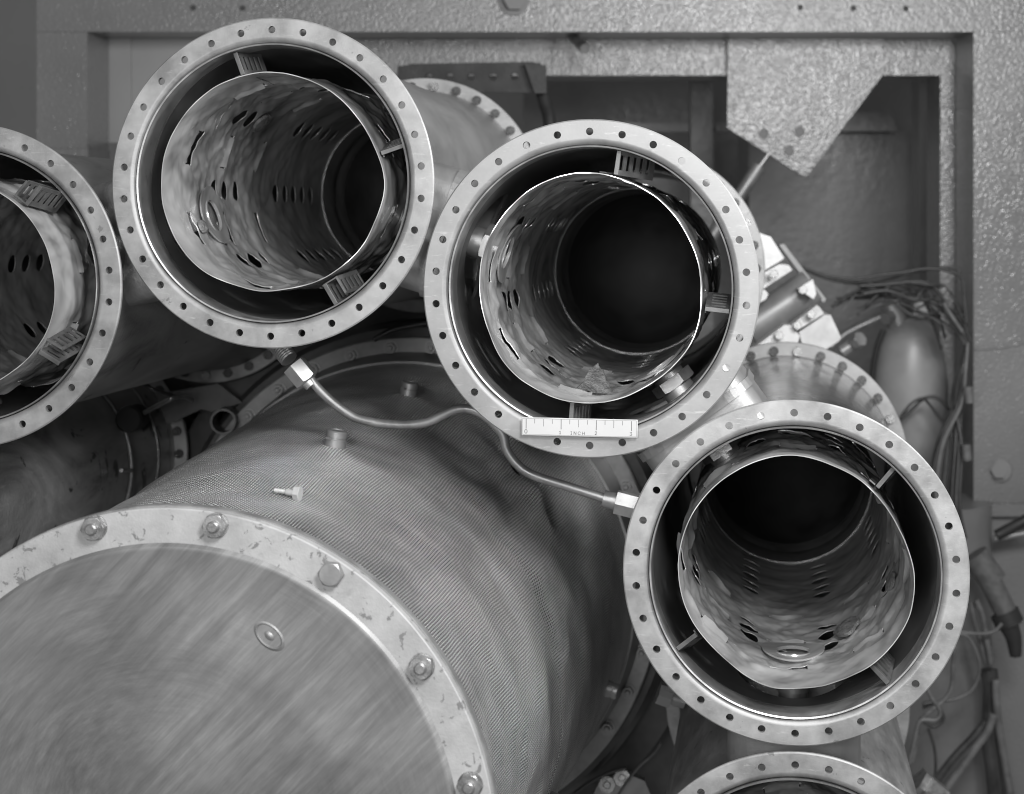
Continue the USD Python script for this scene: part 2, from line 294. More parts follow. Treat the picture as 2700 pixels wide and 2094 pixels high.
# diagonal rod
tr = thing('tie_rod', 'grey round tie rod running down from the pointed gusset plate', 'rod', at(1990, 460, 2200))
part(tr, 'rod', along(m3.Manifold.cylinder(190, 9, 9, 28), at(2003, 438, 2290), at(1930, 545, 2290)), 'pipe_steel')
part(tr, 'threaded_end', along(m3.Manifold.cylinder(24, 3.2, 3.2, 16), at(2026, 408, 2292), at(2003, 438, 2290)), 'bolt_steel')

# ================================================================ THE ENGINE
RC = 399.3
def can_xy(k): a = math.radians(90-36*(k-2)); return RC*math.cos(a), RC*math.sin(a)
def ang(k): return 90-36*(k-2)

def pol(r, deg, y): a = math.radians(deg); return np.array([r*math.cos(a), y, r*math.sin(a)])
hs = thing('engine_housing', 'dark cast engine housing joining the rear ends of the cans', 'engine housing')
part(hs, 'drum', lathe([(120, 530), (262, 530), (268, 538), (268, 577), (300, 580), (300, 800), (120, 800)], 96), 'housing_dark')
for a in (36, 72, 108):
    ca, sa = math.cos(math.radians(a)), math.sin(math.radians(a))
    part(hs, 'web_plate', frame(m3.Manifold.cube([120, 6, 150], True), pol(350, a, 640), (ca, 0, sa), (-sa, 0, ca), (0, 1, 0)), 'housing_dark')

def sector(r0, r1, a0, a1):
    t = np.radians(np.linspace(a0, a1, 40)); return m3.CrossSection([np.vstack([np.c_[r1*np.cos(t), r1*np.sin(t)], np.c_[r0*np.cos(t[::-1]), r0*np.sin(t[::-1])]])], m3.FillRule.NonZero)
for a0, a1, rr in ((-90, 6, 500), (124, 200, 520)):
    part(hs, 'dark_gap_backing', frame(sector(298, rr, a0, a1).extrude(12), (0, 690, 0), (1, 0, 0), (0, 0, 1), (0, -1, 0)), 'housing_dark')  # added dark sheets behind the gaps beside the drum, standing in for shade

def sheet(R, y0, y1, t, cuts, seam, disp=None, ref=4.0):
    """A rolled sheet: a flat strip with cut-outs, extruded, refined and wrapped round the y axis. cuts: list of CrossSections in (arc mm, y); seam in degrees."""
    C = 2*PI*R
    cs = m3.CrossSection.square([C, y1-y0]).translate([0, y0])
    if cuts: cs = cs - m3.CrossSection.batch_boolean(cuts, m3.OpType.Add)
    strips = []
    mm = cs.extrude(t).refine_to_length(ref)
    v, f = arr(mm); th = v[:, 0]/R + math.radians(seam); r = R + v[:, 2]
    y = v[:, 1].copy()
    if disp is not None: r, y = disp(th, y, r)
    return np.c_[r*np.cos(th), y, r*np.sin(th)], f
def arcpos(deg, seam, R): return math.radians((deg-seam) % 360)*R
def disc(u, y, r, ry=None, n=28): return m3.CrossSection.circle(r, n).scale([1, (ry or r)/r]).translate([u, y])

def flange_mesh():
    b = revolve([(102.6, 30), (105.2, 30), (105.2, 9), (108.5, 4.2), (120.3, 4.0), (121.3, 3.2), (121.3, .9), (120.4, 0), (107.6, 0), (106.2, .35), (104.8, 1.3), (103.5, 3.0), (102.9, 5)], 240)
    holes = m3.Manifold.batch_boolean([m3.Manifold.cylinder(20, 2.72, 2.72, 24).translate([112.4*math.cos(i*PI/15+PI/2), 112.4*math.sin(i*PI/15+PI/2), -8]) for i in range(30)], m3.OpType.Add)
    return ymap(b - holes)
FLANGE = flange_mesh()
LIP = lathe([(101.4, 1.2), (102.5, .6), (102.55, 28), (101.4, 28)], 200)
BOLT = castle(4.9, 5.2)

def casing(k, flare):
    C = ang(k); R = 102.6; seam = 20 + C
    cuts = [disc(arcpos(C+s*108, seam, R), 97, 44, 46, 40) for s in (-1, 1)]
    sd = k*7.3
    def d(th, y, r):
        n = fbm(np.c_[np.cos(th)*2.2+sd, np.sin(th)*2.2, y*.008], 3)-.5
        e = np.clip((y-470)/75, 0, 1)
        return r + n*1.6*np.clip((y-30)/40, 0, 1)*np.clip((545-y)/30, 0, 1) + flare*e*e*(3-2*e), y
    return sheet(R, 30.2, 548, 2.5, cuts, seam, d, 7.0)

def liner(k, seed, wob, front=0):
    C = ang(k); R = 81.; seam = C + 12.2; cuts = []
    lou = []
    for i in range(8):
        a = C + 2 + 45*i
        for y in (113, 142, 171, 286, 315, 345, 375, 405): cuts.append(disc(arcpos(a, seam, R), y, 8.1))
        b = C + 24.5 + 45*i
        for j, y in enumerate((55, 132, 218)):
            u = arcpos(b, seam, R); w = 13.2
            cuts.append(m3.CrossSection.square([2*w, 2.0], True).translate([u, y]))
            for s in (-1, 1):
                cuts.append(m3.CrossSection.square([1.0, 7], True).translate([u+s*w, y-3.4])); cuts.append(disc(u+s*w, y, 1.5, n=10))
            lou.append((u, y, w, (1 if (j and RNG.random() < .85) or RNG.random() < .4 else -1)*(2.0+1.5*RNG.random())))
    for s in (-1, 1): cuts.append(disc(arcpos(C+s*108, seam, R), 92, 15.5))
    dents = [(RNG.uniform(0, 2*PI*R), RNG.uniform(10, 260), RNG.uniform(12, 26), RNG.uniform(-3.2, 3.2)) for _ in range(26)]
    def d(th, y, r):
        u = (th-math.radians(seam))*R
        c, s = np.cos(th), np.sin(th)
        fe = np.clip(1-y/70, 0, 1)
        for a_, n_, p_ in wob: r = r + .75*a_*np.cos(n_*th+p_)*np.clip(1-y/220, .1, 1)
        amp = 1.0 + 1.0*np.exp(-((y-120)/120)**2)
        r = r + (fbm(np.c_[c*5+seed, s*5, y*.045], 3)-.5)*4.6*amp*np.clip(1.25-y/430, .12, 1)*np.clip(.1+y/60, 0, 1)
        r = r + (noise(np.c_[c*2.4+seed, s*2.4, y*.004+9])-.5)*3.5*fe
        for du, dy, dr, dh in dents:
            q = ((u-du)**2 + (y-dy)**2)/dr**2; r = r + dh*np.exp(-2*q)
        for lu, ly, w, h in lou:
            m_ = (np.abs(u-lu) < w-.2) & (y < ly+.1) & (y > ly-7.5)
            r = r - np.where(m_, h*np.clip((y-(ly-7.5))/6.8, 0, 1)**1.2*np.clip(1-np.abs(u-lu)/w*.25, 0, 1), 0)
        y2 = y + np.where(y < 2, (noise(np.c_[c*4+seed+3, s*4, np.zeros_like(y)])-.5)*4, 0)
        return r, y2
    return sheet(R, front, 448, .65, cuts, seam, d, 2.6)

def wrap_at(me, R, deg, y):
    """Bends a flat part (x = arc, y = depth, z = outward) onto a cylinder of radius R at an angle."""
    v, f = arr(me); th = math.radians(deg) - v[:, 0]/R*-1; r = R + v[:, 2]
    return np.c_[r*np.cos(th), y+v[:, 1], r*np.sin(th)], f
def radial(me, deg, r0, y):
    """A part built on +z placed with z along the radius."""
    a = math.radians(deg); return frame(me, (r0*math.cos(a), y, r0*math.sin(a)), (-math.sin(a), 0, math.cos(a)), (0, 1, 0), (math.cos(a), 0, math.sin(a)))
def spacer(phi, two=False):
    def wall(x, h, n, L):
        w = box(1.2, L, h).translate([0, L/2, h/2])
        for i in range(n): w = w - m3.Manifold.cube([6, 3.4, h*.62], True).translate([0, 5+i*6.6, h*.53])
        return w.rotate([0, 0, -phi]).translate([x, -20, 0])
    b = box(5, 36, 1.0).translate([-4, 0, .5]).rotate([0, 0, -phi*.6]) + wall(-5, 17.4, 5, 38) + box(3.2, 1.2, 17.6, .3).translate([-6, -20, 8.8])
    if two: b = b + wall(4, 15, 5, 34) + box(1.8, 1.0, 14).translate([4.6, -20, 7]) + box(10, 1, 1).translate([0, -20, .6])
    return b
def ferrule():
    return m3.Manifold.cylinder(25, 12.6, 12.6, 36) + nut(30, 8.5, 1.).translate([0, 0, 7]) + m3.Manifold.cylinder(3, 16, 15, 36) - m3.Manifold.cylinder(60, 10, 10, 28).translate([0, 0, -10])
FERR = ferrule()
GROM = m3.Manifold.cylinder(1.6, 25.5, 24.5, 44) - m3.Manifold.cylinder(9, 13.6, 13.6, 40).translate([0, 0, -4])
GROM = GROM.refine_to_length(4)
LIPR = m3.Manifold.revolve(m3.CrossSection([np.array([(13, -3.5), (15, -3.5), (16.6, -.2), (15.4, .1), (13, -1.)])], m3.FillRule.NonZero), 40)

CANS = {
 0: dict(label='dark streaked combustion can at the left edge, lowest there, its mouth out of frame', mat='casing_stained', fl='flange_steel', bolts=range(-36, 73, 12), sp=(), liner=False, flare=3),
 1: dict(label='open combustion can cut off by the left edge, dark scratched outside', mat='casing_dark', fl='flange_steel', bolts=range(240, 343, 12), sp=(50, -30), liner=True, pull=-31., flare=4, wob=((1.6, 2, .8), (.8, 5, 2.))),
 2: dict(label='topmost open combustion can, dented liner showing a torn grommet', mat='casing_dull', fl='flange_steel', bolts=range(-36, 109, 12), sp=(110.6, 19, -58.6), liner=True, burn=((137, 168, 9, 13), (204, 62, 5, 7)), flare=4, wob=((2.0, 2, .4), (1.0, 3, 1.2), (.8, 5, .3))),
 3: dict(label='central open combustion can with the inch ruler laid on its flange', mat='casing_dull', fl='flange_bright', bolts=range(-36, 61, 12), sp=(81.5, -6, 265), liner=True, flare=4, wob=((1.5, 2, 2.6), (.9, 3, .2))),
 4: dict(label='right-hand open combustion can with a hole in its liner bottom and shiny casing', mat='casing_shiny', fl='flange_steel', bolts=range(-36, 133, 12), sp=(50, 218, -46.5), liner=True, burn=((302, 128, 12, 20), (340, 110, 8, 15)), flare=4, wob=((1.9, 2, 1.5), (.8, 4, .6), (.6, 7, .3))),
 5: dict(label='grainy combustion can at the bottom edge, only its upper rim in view', mat='casing_grainy', fl='flange_steel', bolts=(), sp=(), liner=True, flare=3, wob=((1.2, 2, .4),)),
}
for k, c in CANS.items():
    x, z = can_xy(k); C = ang(k)
    t = thing('combustion_can', c['label'], 'combustion can', (x, 0, z), 'combustion cans ringed about the engine')
    part(t, 'front_flange', FLANGE, c['fl'], 40, local=True)
    part(t, 'rolled_lip', LIP, 'bright_steel', 40, local=True)
    part(t, 'outer_casing', casing(k, c['flare']), c['mat'], 50, local=True)
    R2 = 101.9; sm = C + 20
    part(t, 'shade_sleeve', sheet(R2, 30.4, 540, .5, [disc(arcpos(C+q*108, sm, R2), 97, 44, 46, 40) for q in (-1, 1)], sm, None, 9.0), 'shade_steel', 50, local=True)  # added dark sleeve: shade between liner and casing put into its colour
    rf = part(t, 'rear_flange', lathe([(105.3, 552), (108.5, 549), (110.5, 555), (123.4, 555.4), (124, 556.2), (124, 560), (105.3, 560)], 200), 'flange_steel' if k != 4 else 'flange_bright', 35, local=True)
    for b in c['bolts']:
        part(rf, 'bolt', frame(BOLT, pol(115.4, b+6 if k in (1,) else b, 555.2), (math.cos(b), 0, math.sin(b)), (-math.sin(b), 0, math.cos(b)), (0, -1, 0)), 'bolt_steel' if (b//12) % 5 == 2 else 'bolt_dark', 30, local=True)
    part(t, 'rear_duct', lathe([(100, 560.5), (122, 560.5), (122, 566), (112, 570), (108, 600), (104, 705), (98, 705)], 96), 'casing_dull' if k != 0 else 'casing_dark', 40, local=True)
    if not c['liner']: continue
    fw = np.array([0, c.get('pull', 0), 0.])
    ft = part(t, 'flame_tube', move(liner(k, 11.7*k, c['wob']), fw), 'liner_steel', 42, local=True)
    part(ft, 'end_ring', move(lathe([(80.3, 448.5), (81.6, 448.5), (81.4, 458), (78.6, 463), (78.4, 482), (80.4, 487), (80.2, 497), (77.6, 502), (77.4, 519.5), (76.2, 519.5), (76.4, 501), (79, 496), (79.2, 488), (77.2, 483), (77.4, 462), (80.2, 457)], 120), fw), 'ring_steel', 40, local=True)
    part(ft, 'dome', move(lathe([(76.2, 520), (78.5, 520), (77, 528), (73, 556), (60, 586), (34, 603), (0, 606), (0, 604), (33, 601), (58, 584), (71, 555), (74.5, 530)], 120), fw), 'near_black', 40, local=True)
    for s in (-1, 1):
        part(ft, 'grommet', join([wrap_at(GROM.translate([0, 0, -3.4]), 81, C+s*108, 92), radial(LIPR, C+s*108, 80, 92)]) if not fw[1] else move(join([wrap_at(GROM.translate([0, 0, -3.4]), 81, C+s*108, 92)]), fw), 'liner_steel', 40, local=True)
        part(ft, 'ferrule', radial(FERR, C+s*108, 81.5, 92), 'bright_steel', 30, local=True)
    for (a, y, rx, ry) in c.get('burn', ()):
        bp_ = disc(0, 0, rx, ry, 26).extrude(2.4).refine_to_length(2.2); v, f = arr(bp_)
        q = np.hypot(v[:, 0]/rx, v[:, 1]/ry); v[:, 2] = -(v[:, 2] + np.where(v[:, 2] > 1, (fbm(v*.35+k, 3)*3.2)*(1-q**2), 0)); v[:, :2] *= (1+.3*(noise(np.c_[np.arctan2(v[:, 1], v[:, 0])*2.+9, q, q*0], k)-.5))[:, None]
        part(ft, 'burnt_patch', wrap_at((v, f), 80.2, a, y), 'burnt', 40, local=True)
    if k == 3:
        fl = frame(m3.CrossSection([np.array([(-16, 0), (15, 0), (9, 9), (3, 24), (-3, 20), (-8, 8)])], m3.FillRule.NonZero).extrude(1.2).refine_to_length(3), (0, 0, 0), (1, 0, 0), (0, -.5, .87), (0, .87, .5))
        v, f = fl; v = v + (fbm(v*.12, 3)[:, None]-.5)*5; part(ft, 'torn_flap', move((v, f), (-3, 70, -80)), 'burnt', 30, local=True)
    for a in c['sp']: part(ft, 'spacer_bracket', radial(spacer(-42 if a == 81.5 else (-14 if 30 < a % 360 < 200 else 14), k == 1 or a in (-58.6,)), a, 83.2, 27+fw[1]), 'bracket_steel', 30, local=True)

# crossfire tubes between neighbouring cans
XL = {0: 'short crossfire duct between the two left-edge combustion cans', 1: 'crossfire duct joining the left-edge can and the topmost can', 2: 'crossfire duct joining the topmost and the central can',
      3: 'smooth wide crossfire duct joining the central can and the right-hand can', 4: 'square-cornered crossfire duct between the right-hand can and the bottom can'}
for k in range(5):
    (x0, z0), (x1, z1) = can_xy(k), can_xy(k+1); a, b = np.array([x0, 97., z0]), np.array([x1, 97., z1]); d = (b-a)/np.linalg.norm(b-a); L = np.linalg.norm(b-a)
    sec = m3.CrossSection.square([58, 62], True).offset(20, m3.JoinType.Round, 2., 24)
    hollow = sec.offset(-3, m3.JoinType.Round, 2., 24)
    body = (sec.extrude(L-150) - hollow.extrude(L)).translate([0, 0, 75]) + (sec.offset(2.2, m3.JoinType.Round, 2., 24) - sec.offset(-2, m3.JoinType.Round, 2., 24)).extrude(7).translate([0, 0, L/2-3.5])
    u = np.cross((0, 1, 0), d)
    W = frame(body, a, u, (0, 1, 0), d)
    v, f = W; f = outward(v-v.mean(0), f)
    mm = m3.Manifold(m3.Mesh(v.astype(np.float32), f.astype(np.uint32)))
    for (cx, cz) in ((x0, z0), (x1, z1)):
        mm = mm - m3.Manifold.cylinder(400, 104.6, 104.6, 96).rotate([-90, 0, 0]).translate([cx, -60, cz])
    if mm.num_tri() == 0: mm = W
    t = thing('crossfire_duct', XL[k], 'duct', (a+b)/2, 'crossfire ducts between neighbouring cans')
    part(t, 'duct_body', mm, 'casing_dull' if k in (2, 3, 4) else 'casing_dark', 40)
    part(t, 'inner_tube', tube([a+d*100, a+d*L/2, a+d*(L-100)], 11, 20, 4), 'bright_steel')

# ---------------------------------------------------------------- the wire-cloth drum in the middle
DC = np.array([2.2, 0, -2.4])
dr = thing('insulated_drum', 'large wire-cloth covered drum with a bolted pale flange, lower left', 'drum')
def rj(y): return 183 + (y+205)*49/710
part(dr, 'front_flange', move(lathe([(172.5, -214), (198.6, -214), (199.3, -213.2), (199.3, -207), (172.5, -207)], 240), DC), 'chipped_paint')
part(dr, 'backing_ring', move(lathe([(170, -206.6), (199.8, -206.6), (200.2, -206), (200.2, -199.5), (170, -199.5)], 240), DC), 'flange_edge')
part(dr, 'end_cover', move(lathe([(174.2, -216.2), (176.5, -215.8), (178.5, -214.2), (172.3, -214.2), (172.3, -206), (168, -206), (105, -192), (0, -192), (0, -208.5), (94, -209.4), (106, -212.4), (118, -212.2), (150, -213.2), (168, -214.8)], 240), DC), 'brushed_cover', 25)
ft_ = dr
for a, hd in ((126.9, 1), (103.8, 1), (80.7, 1), (57.5, 0), (34.2, 1), (11.5, 1)):
    o = pol(189.9, a, -214.1); xx, zz = math.cos(a), math.sin(a)
    nb = hexbolt(13.2, 5.5, 3.6, 3.4) + m3.Manifold.cylinder(.9, 7.6, 7.6, 32) if hd else nut(13.5, 5.5, .9) + m3.Manifold.cylinder(.6, 6.6, 6.6, 32)
    part(dr, 'hex_nut' if hd else 'hex_bolt_head', frame(nb, o, (xx, 0, zz), (-zz, 0, xx), (0, -1, 0)), 'bolt_steel' if hd else 'dull_band', 25)
# small plugged hole in the cover
po = pol(137, 62.5, -211.6)
part(dr, 'plug', frame(m3.Manifold.revolve(m3.CrossSection([np.array([(0, 0), (9.2, 0), (9.4, 1.0), (7.6, 2.2), (6.2, .7), (3.2, .9), (2.2, 1.9), (0, 2.1)])], m3.FillRule.NonZero), 32), po, (1.05, 0, -.62), (.2, 0, .78), (0, -1, 0)), 'flange_edge')

def jacket():
    th0, th1, n, m_ = math.radians(-75), math.radians(200), 420, 330
    th = np.linspace(th0, th1, n); y = np.linspace(-201, 474, m_); T, Y = np.meshgrid(th, y, indexing='ij'); R = rj(Y)
    c, s = np.cos(T), np.sin(T); P = np.stack([c*3.2, s*3.2, Y*.012], -1)
    edge = np.clip((Y+200)/50, 0, 1)*np.clip((474-Y)/40, 0, 1)
    R = R + ((fbm(P, 2, 5)-.5)*9 + (noise(np.stack([c*7, s*7, Y*.03], -1), 9)-.5)*1.6)*edge
    deg = np.degrees(T)
    def bump(a, yy, sa, sy, h): return h*np.exp(-((deg-a)/sa)**2-((Y-yy)/sy)**2)
    R = R + bump(79.7, 45, 5, 26, 4) + bump(79, 285, 5, 26, 4) + bump(50, 280, 9, 30, -8) + bump(36, 190, 8, 40, 6) + bump(66, 200, 6, 60, -3) + bump(46, 120, 7, 30, 5)
    rg = 1-np.abs(2*fbm(np.stack([c*2.6+4, s*2.6, Y*.009], -1), 3, 21)-1)
    R = R + (np.clip(rg-.78, 0, 1)*8 - .8)*edge*np.clip((75-deg)/30, .15, 1) + bump(47, 255, 3.2, 14, -10) + bump(41, 205, 3.2, 20, 9) + bump(34, 235, 2.8, 18, -10) + bump(50, 215, 2.2, 30, 5) + bump(53, 310, 5, 22, 7) + bump(40, 110, 3, 30, -4) + bump(27, 130, 4, 40, 5) + bump(58, 190, 4, 50, -3)
    w = 89 + (deg-10)*.02                                            # lapped seam running round the right side
    R = R + np.where((deg < 24), 1.4*np.clip((Y-w)/4.0, 0, 1)*np.clip((24-deg)/20, 0, 1), 0)*np.clip((474-Y)/250, 0, 1) - bump(22, 92, 22, 9, 4.5)
    v = np.stack([R*c, Y, R*s], -1).reshape(-1, 3); uv = np.stack([T*205, Y*1.0], -1).reshape(-1, 2)
    i, j = np.meshgrid(np.arange(n-1), np.arange(m_-1), indexing='ij'); a = (i*m_+j).ravel()
    f = np.vstack([np.c_[a, a+1, a+m_+1], np.c_[a, a+m_+1, a+m_]])
    fn = np.cross(v[f[0, 1]]-v[f[0, 0]], v[f[0, 2]]-v[f[0, 0]]); mid = v[f[0]].mean(0)*[1, 0, 1]
    return v, (f if fn @ mid > 0 else f[:, ::-1]), uv, (th, y, R)
JV, JF, JUV, (JT, JY, JR) = jacket()
def jr(deg, y): return JR[np.abs(JT-math.radians(deg)).argmin(), np.abs(JY-y).argmin()]
part(dr, 'wire_cloth_jacket', (JV, JF), 'wire_cloth', True, uv=JUV, flip=False)
part(dr, 'inner_shell', lathe([(172, -199), (176, -199), (222, 474), (218, 474)], 96), 'near_black')
part(dr, 'plain_collar', lathe([(226, 466), (231.5, 466), (233, 490), (238, 505), (230, 505)], 200), 'dull_band')
rfl = part(dr, 'rear_flange', lathe([(230, 505.6), (252, 505.6), (253, 506.6), (253, 514), (230, 514)], 240), 'flange_edge')
for i in range(-4, 15):
    a = 5.4 + 10*i
    part(rfl, 'bolt', frame(m3.Manifold.cylinder(1, 8, 8, 24) + hexbolt(10.5, 5, 3, 2).translate([0, 0, .8]), pol(242.7, a, 505.5), (1, 0, 0), (0, 0, 1), (0, -1, 0)), 'dull_band', 25)
def cap_boss():
    b = m3.Manifold.revolve(m3.CrossSection([np.array([(0, -4), (8.4, -4), (8.4, 6.2), (7.6, 6.4), (7.6, 7.8), (8.2, 8), (8.2, 12.4), (7.4, 13.4), (5.6, 13.6), (5.2, 12.9), (0, 12.9)])], m3.FillRule.NonZero), 40)
    return b + m3.Manifold.cube([4.5, 21, 1.6], True).rotate([0, 0, 25]).translate([0, 0, 7.1])
for a, y, s in ((79.7, 45.7, 1), (79.1, 285.3, .95), (-15., 352.4, .9)):
    b = cap_boss().scale([s, s, s*.92]); q = pol(1, a, 0)
    part(dr, 'cap_boss', frame(b, pol(jr(a, y)-1, a, y), (-math.sin(math.radians(a)), 0, math.cos(math.radians(a))), (0, 1, 0), q), 'dull_band')
a = -22.
part(dr, 'seam_clamp', radial(box(8, 19, 22, 2).translate([0, -10, 8]) + box(7, 15, 20, 2).translate([2, 9, 7]) + box(2.4, 3, 34).translate([5, -1, 10]), a, jr(a, 97), 97), 'bracket_steel')

# loose bolt lying on the wire cloth
pa, pb = 81.6, 76.9
p0, p1 = pol(jr(pa, -83)+2.2, pa, -83.5), pol(jr(pb, -85.8)+4.0, pb, -85.8)
hb = thing('loose_bolt', 'small bright hex bolt lying loose on top of the wire-cloth drum', 'bolt', (p0+p1)/2)
dv = (p1-p0)/np.linalg.norm(p1-p0); Lb = np.linalg.norm(p1-p0)
part(hb, 'shank', along(m3.Manifold.revolve(m3.CrossSection([np.array([(0, 0)] + [(1.5+.35*(i % 2), .5+i*.55) for i in range(16)] + [(2.4, 9.4), (2.4, Lb), (0, Lb)])], m3.FillRule.NonZero), 24), p0, p1), 'bolt_light')
part(hb, 'head', along(nut(9.6, 4.2, .7), p1-dv*.5, p1+dv*5), 'bolt_light', 25)

# ---------------------------------------------------------------- ruler on the central can's flange
c = [aty(*q, -5.2) for q in ppx((850, 660), [(1143, 957), (1807, 972), (1800, 1072), (1140, 1060)])]
ex = c[1]-c[0]; Lr = np.linalg.norm(ex); ex /= Lr; ez = c[0]-c[3]; Hr = np.linalg.norm(ez); ez = ez-ex*(ez @ ex); ez /= np.linalg.norm(ez); en = np.cross(ex, ez)
if en[1] > 0: en = -en
ru = thing('ruler', 'short white three-inch scale ruler lying on the central can flange', 'ruler', c[3])
def onr(me, lift=0.): return frame(me, c[3] + en*lift, ex, ez, en)
part(ru, 'strip', onr(box(Lr, Hr, 2.4, .4).translate([Lr/2, Hr/2, -1.2])), 'ruler_white', 25)
U = Lr/664.; inch = (1772-1168)*U/3; x0 = (1168-1143)*U
for i in range(13):
    xx = x0 + i*inch/4; h = 7.0 if i % 4 == 0 else (5.2 if i % 2 == 0 else 3.2)
    part(ru, 'tick', onr(m3.Manifold.cube([.28 if i % 4 else .42, h, .06]).translate([xx, Hr-.9-h, .02])), 'ink', False)
for y in (.7, Hr-.75): part(ru, 'border_line', onr(m3.Manifold.cube([Lr-1.6, .16, .05]).translate([.8, y, .02])), 'ink', False)
for x in (.7, Lr-.9): part(ru, 'end_line', onr(m3.Manifold.cube([.16, Hr-1.6, .05]).translate([x, .8, .02])), 'ink', False)
def txt(s, x, y, h, sp=1.):
    ms, cx = [], 0
    for ch in s:
        tm = meshkit.text_mesh(ch, h, .06); w = tm.bounds[1][0]; tm.apply_translation([cx, 0, 0]); ms.append(tm); cx += w + h*.22*sp
    tm = trimesh.util.concatenate(ms); tm.apply_translation([x-tm.bounds.mean(0)[0], y, .02]); return tm
for s, xx, h in (('0', x0+.1, 2.9), ('1', x0+inch-.5, 2.3), ('2', x0+2*inch, 2.5), ('3', x0+3*inch-.2, 2.5)):
    part(ru, 'numeral', onr(txt(s, xx, 1.5, h)), 'ink', False)
part(ru, 'lettering', onr(txt('INCH', (1466-1143)*U, 1.3, 2.3, 1.8)), 'ink', False)

# ---------------------------------------------------------------- bent fuel pipe under the central can
Yp = 52
pp1 = ppx((0, 660), [(1755, 705), (1830, 800), (1930, 890), (2030, 955), (2130, 983)])
pp2 = ppx((850, 660), [(330, 992), (480, 1000), (600, 985), (690, 945), (770, 912), (860, 915), (950, 965), (1030, 1050), (1055, 1140), (1110, 1220), (1200, 1285), (1400, 1352), (1650, 1432)])
fpts = [aty(px, py, Yp) for px, py in pp1+pp2]
fp = thing('fuel_pipe', 'bent steel fuel pipe with hex unions linking the top and right-hand cans', 'pipe', fpts[8])
part(fp, 'tube', tube(fpts, 3.5, 18, 8), 'pipe_steel', True)
q0, q1 = aty(775, 962, Yp), aty(807, 1000, Yp); q00 = aty(742, 922, Yp+6)
part(fp, 'union_nut', along(nut(17, 17, 1.6), q0, q1), 'bright_steel', 25)
part(fp, 'union_collar', along(m3.Manifold.cylinder(7, 5.6, 5.0, 24), q1-(q1-q0)*.02, q1+(q1-q0)), 'bright_steel')
part(fp, 'union_thread', along(m3.Manifold.revolve(m3.CrossSection([np.array([(0, 0)] + [(6.6+.6*(i % 2), i*1.0) for i in range(17)] + [(0, 16)])], m3.FillRule.NonZero), 24), q00-(q0-q00)*.3, q0), 'pipe_steel')
w0, w1 = aty(850+1640/2.172, 660+1430/2.172, Yp), aty(850+1790/2.172, 660+1468/2.172, Yp)
wd = (w1-w0)/np.linalg.norm(w1-w0)
part(fp, 'union_collar', along(m3.Manifold.cylinder(8, 5, 6, 24), w0-wd*1, w1), 'bright_steel')
part(fp, 'union_nut', along(nut(16.5, 18, 1.6), w0+wd*5.5, w1), 'bright_steel', 25)
part(fp, 'union_thread', along(m3.Manifold.cylinder(26, 6.4, 6.4, 24), w0+wd*22, w1), 'pipe_steel')

# ================================================================ accessories behind and to the right
D = 1960
ax = at(2300, 560, D)-at(2100, 700, D); ax /= np.linalg.norm(ax); vx = np.cross(ax, FWD); vx /= np.linalg.norm(vx)
if vx @ UP > 0: vx = -vx
gbx = thing('accessory_gearbox', 'pale cast accessory gearbox with a grey motor barrel at right', 'gearbox', at(2120, 760, D))
def zz2(x, y, d=D): return at(1950+x/2.871, 580+y/2.871, d)
def slab(pts, d, t, mat, name):
    P2 = [(1950+x/2.871, 580+y/2.871) for x, y in pts]; part(gbx, name, panel(P2, d, t), mat, 25)
slab([(60, 60), (185, 112), (235, 128), (338, 288), (322, 302), (150, 408), (60, 300)], D-20, 45, 'white_alloy', 'upper_housing')
slab([(100, 470), (150, 420), (300, 335), (372, 342), (398, 380), (120, 560)], D-12, 60, 'white_alloy', 'upper_lug')
slab([(60, 580), (190, 530), (218, 560), (200, 600), (60, 680)], D-30, 30, 'white_alloy', 'side_lug')
slab([(300, 190), (335, 180), (655, 600), (640, 625), (600, 600)], D+40, 20, 'gearbox_grey', 'mounting_plate')
part(gbx, 'motor_barrel', along(m3.Manifold.revolve(m3.CrossSection([np.array([(0, 0), (20, 0), (20.5, 1), (20.5, 88), (19.5, 90), (0, 90)])], m3.FillRule.NonZero), 64), zz2(60, 830, D+10), zz2(560, 490, D+10)), 'gearbox_grey')
slab([(440, 520), (555, 450), (580, 560), (560, 600)], D-30, 14, 'white_alloy', 'barrel_clamp')
slab([(120, 960), (340, 795), (400, 800), (455, 880), (440, 940), (200, 990)], D-25, 40, 'white_alloy', 'lower_lug')
slab([(390, 800), (585, 645), (610, 665), (640, 710), (440, 835), (420, 850)], D-20, 40, 'white_alloy', 'lower_flange')
slab([(450, 850), (640, 720), (690, 720), (768, 890), (755, 915), (640, 990), (470, 930)], D-5, 50, 'white_alloy', 'lower_housing')
for x, y in ((300, 875), (440, 800), (545, 715), (260, 410), (480, 530)):
    part(gbx, 'bolt', along(nut(9, 5), zz2(x, y, D-31), zz2(x, y, D-80)), 'bolt_steel', 25)

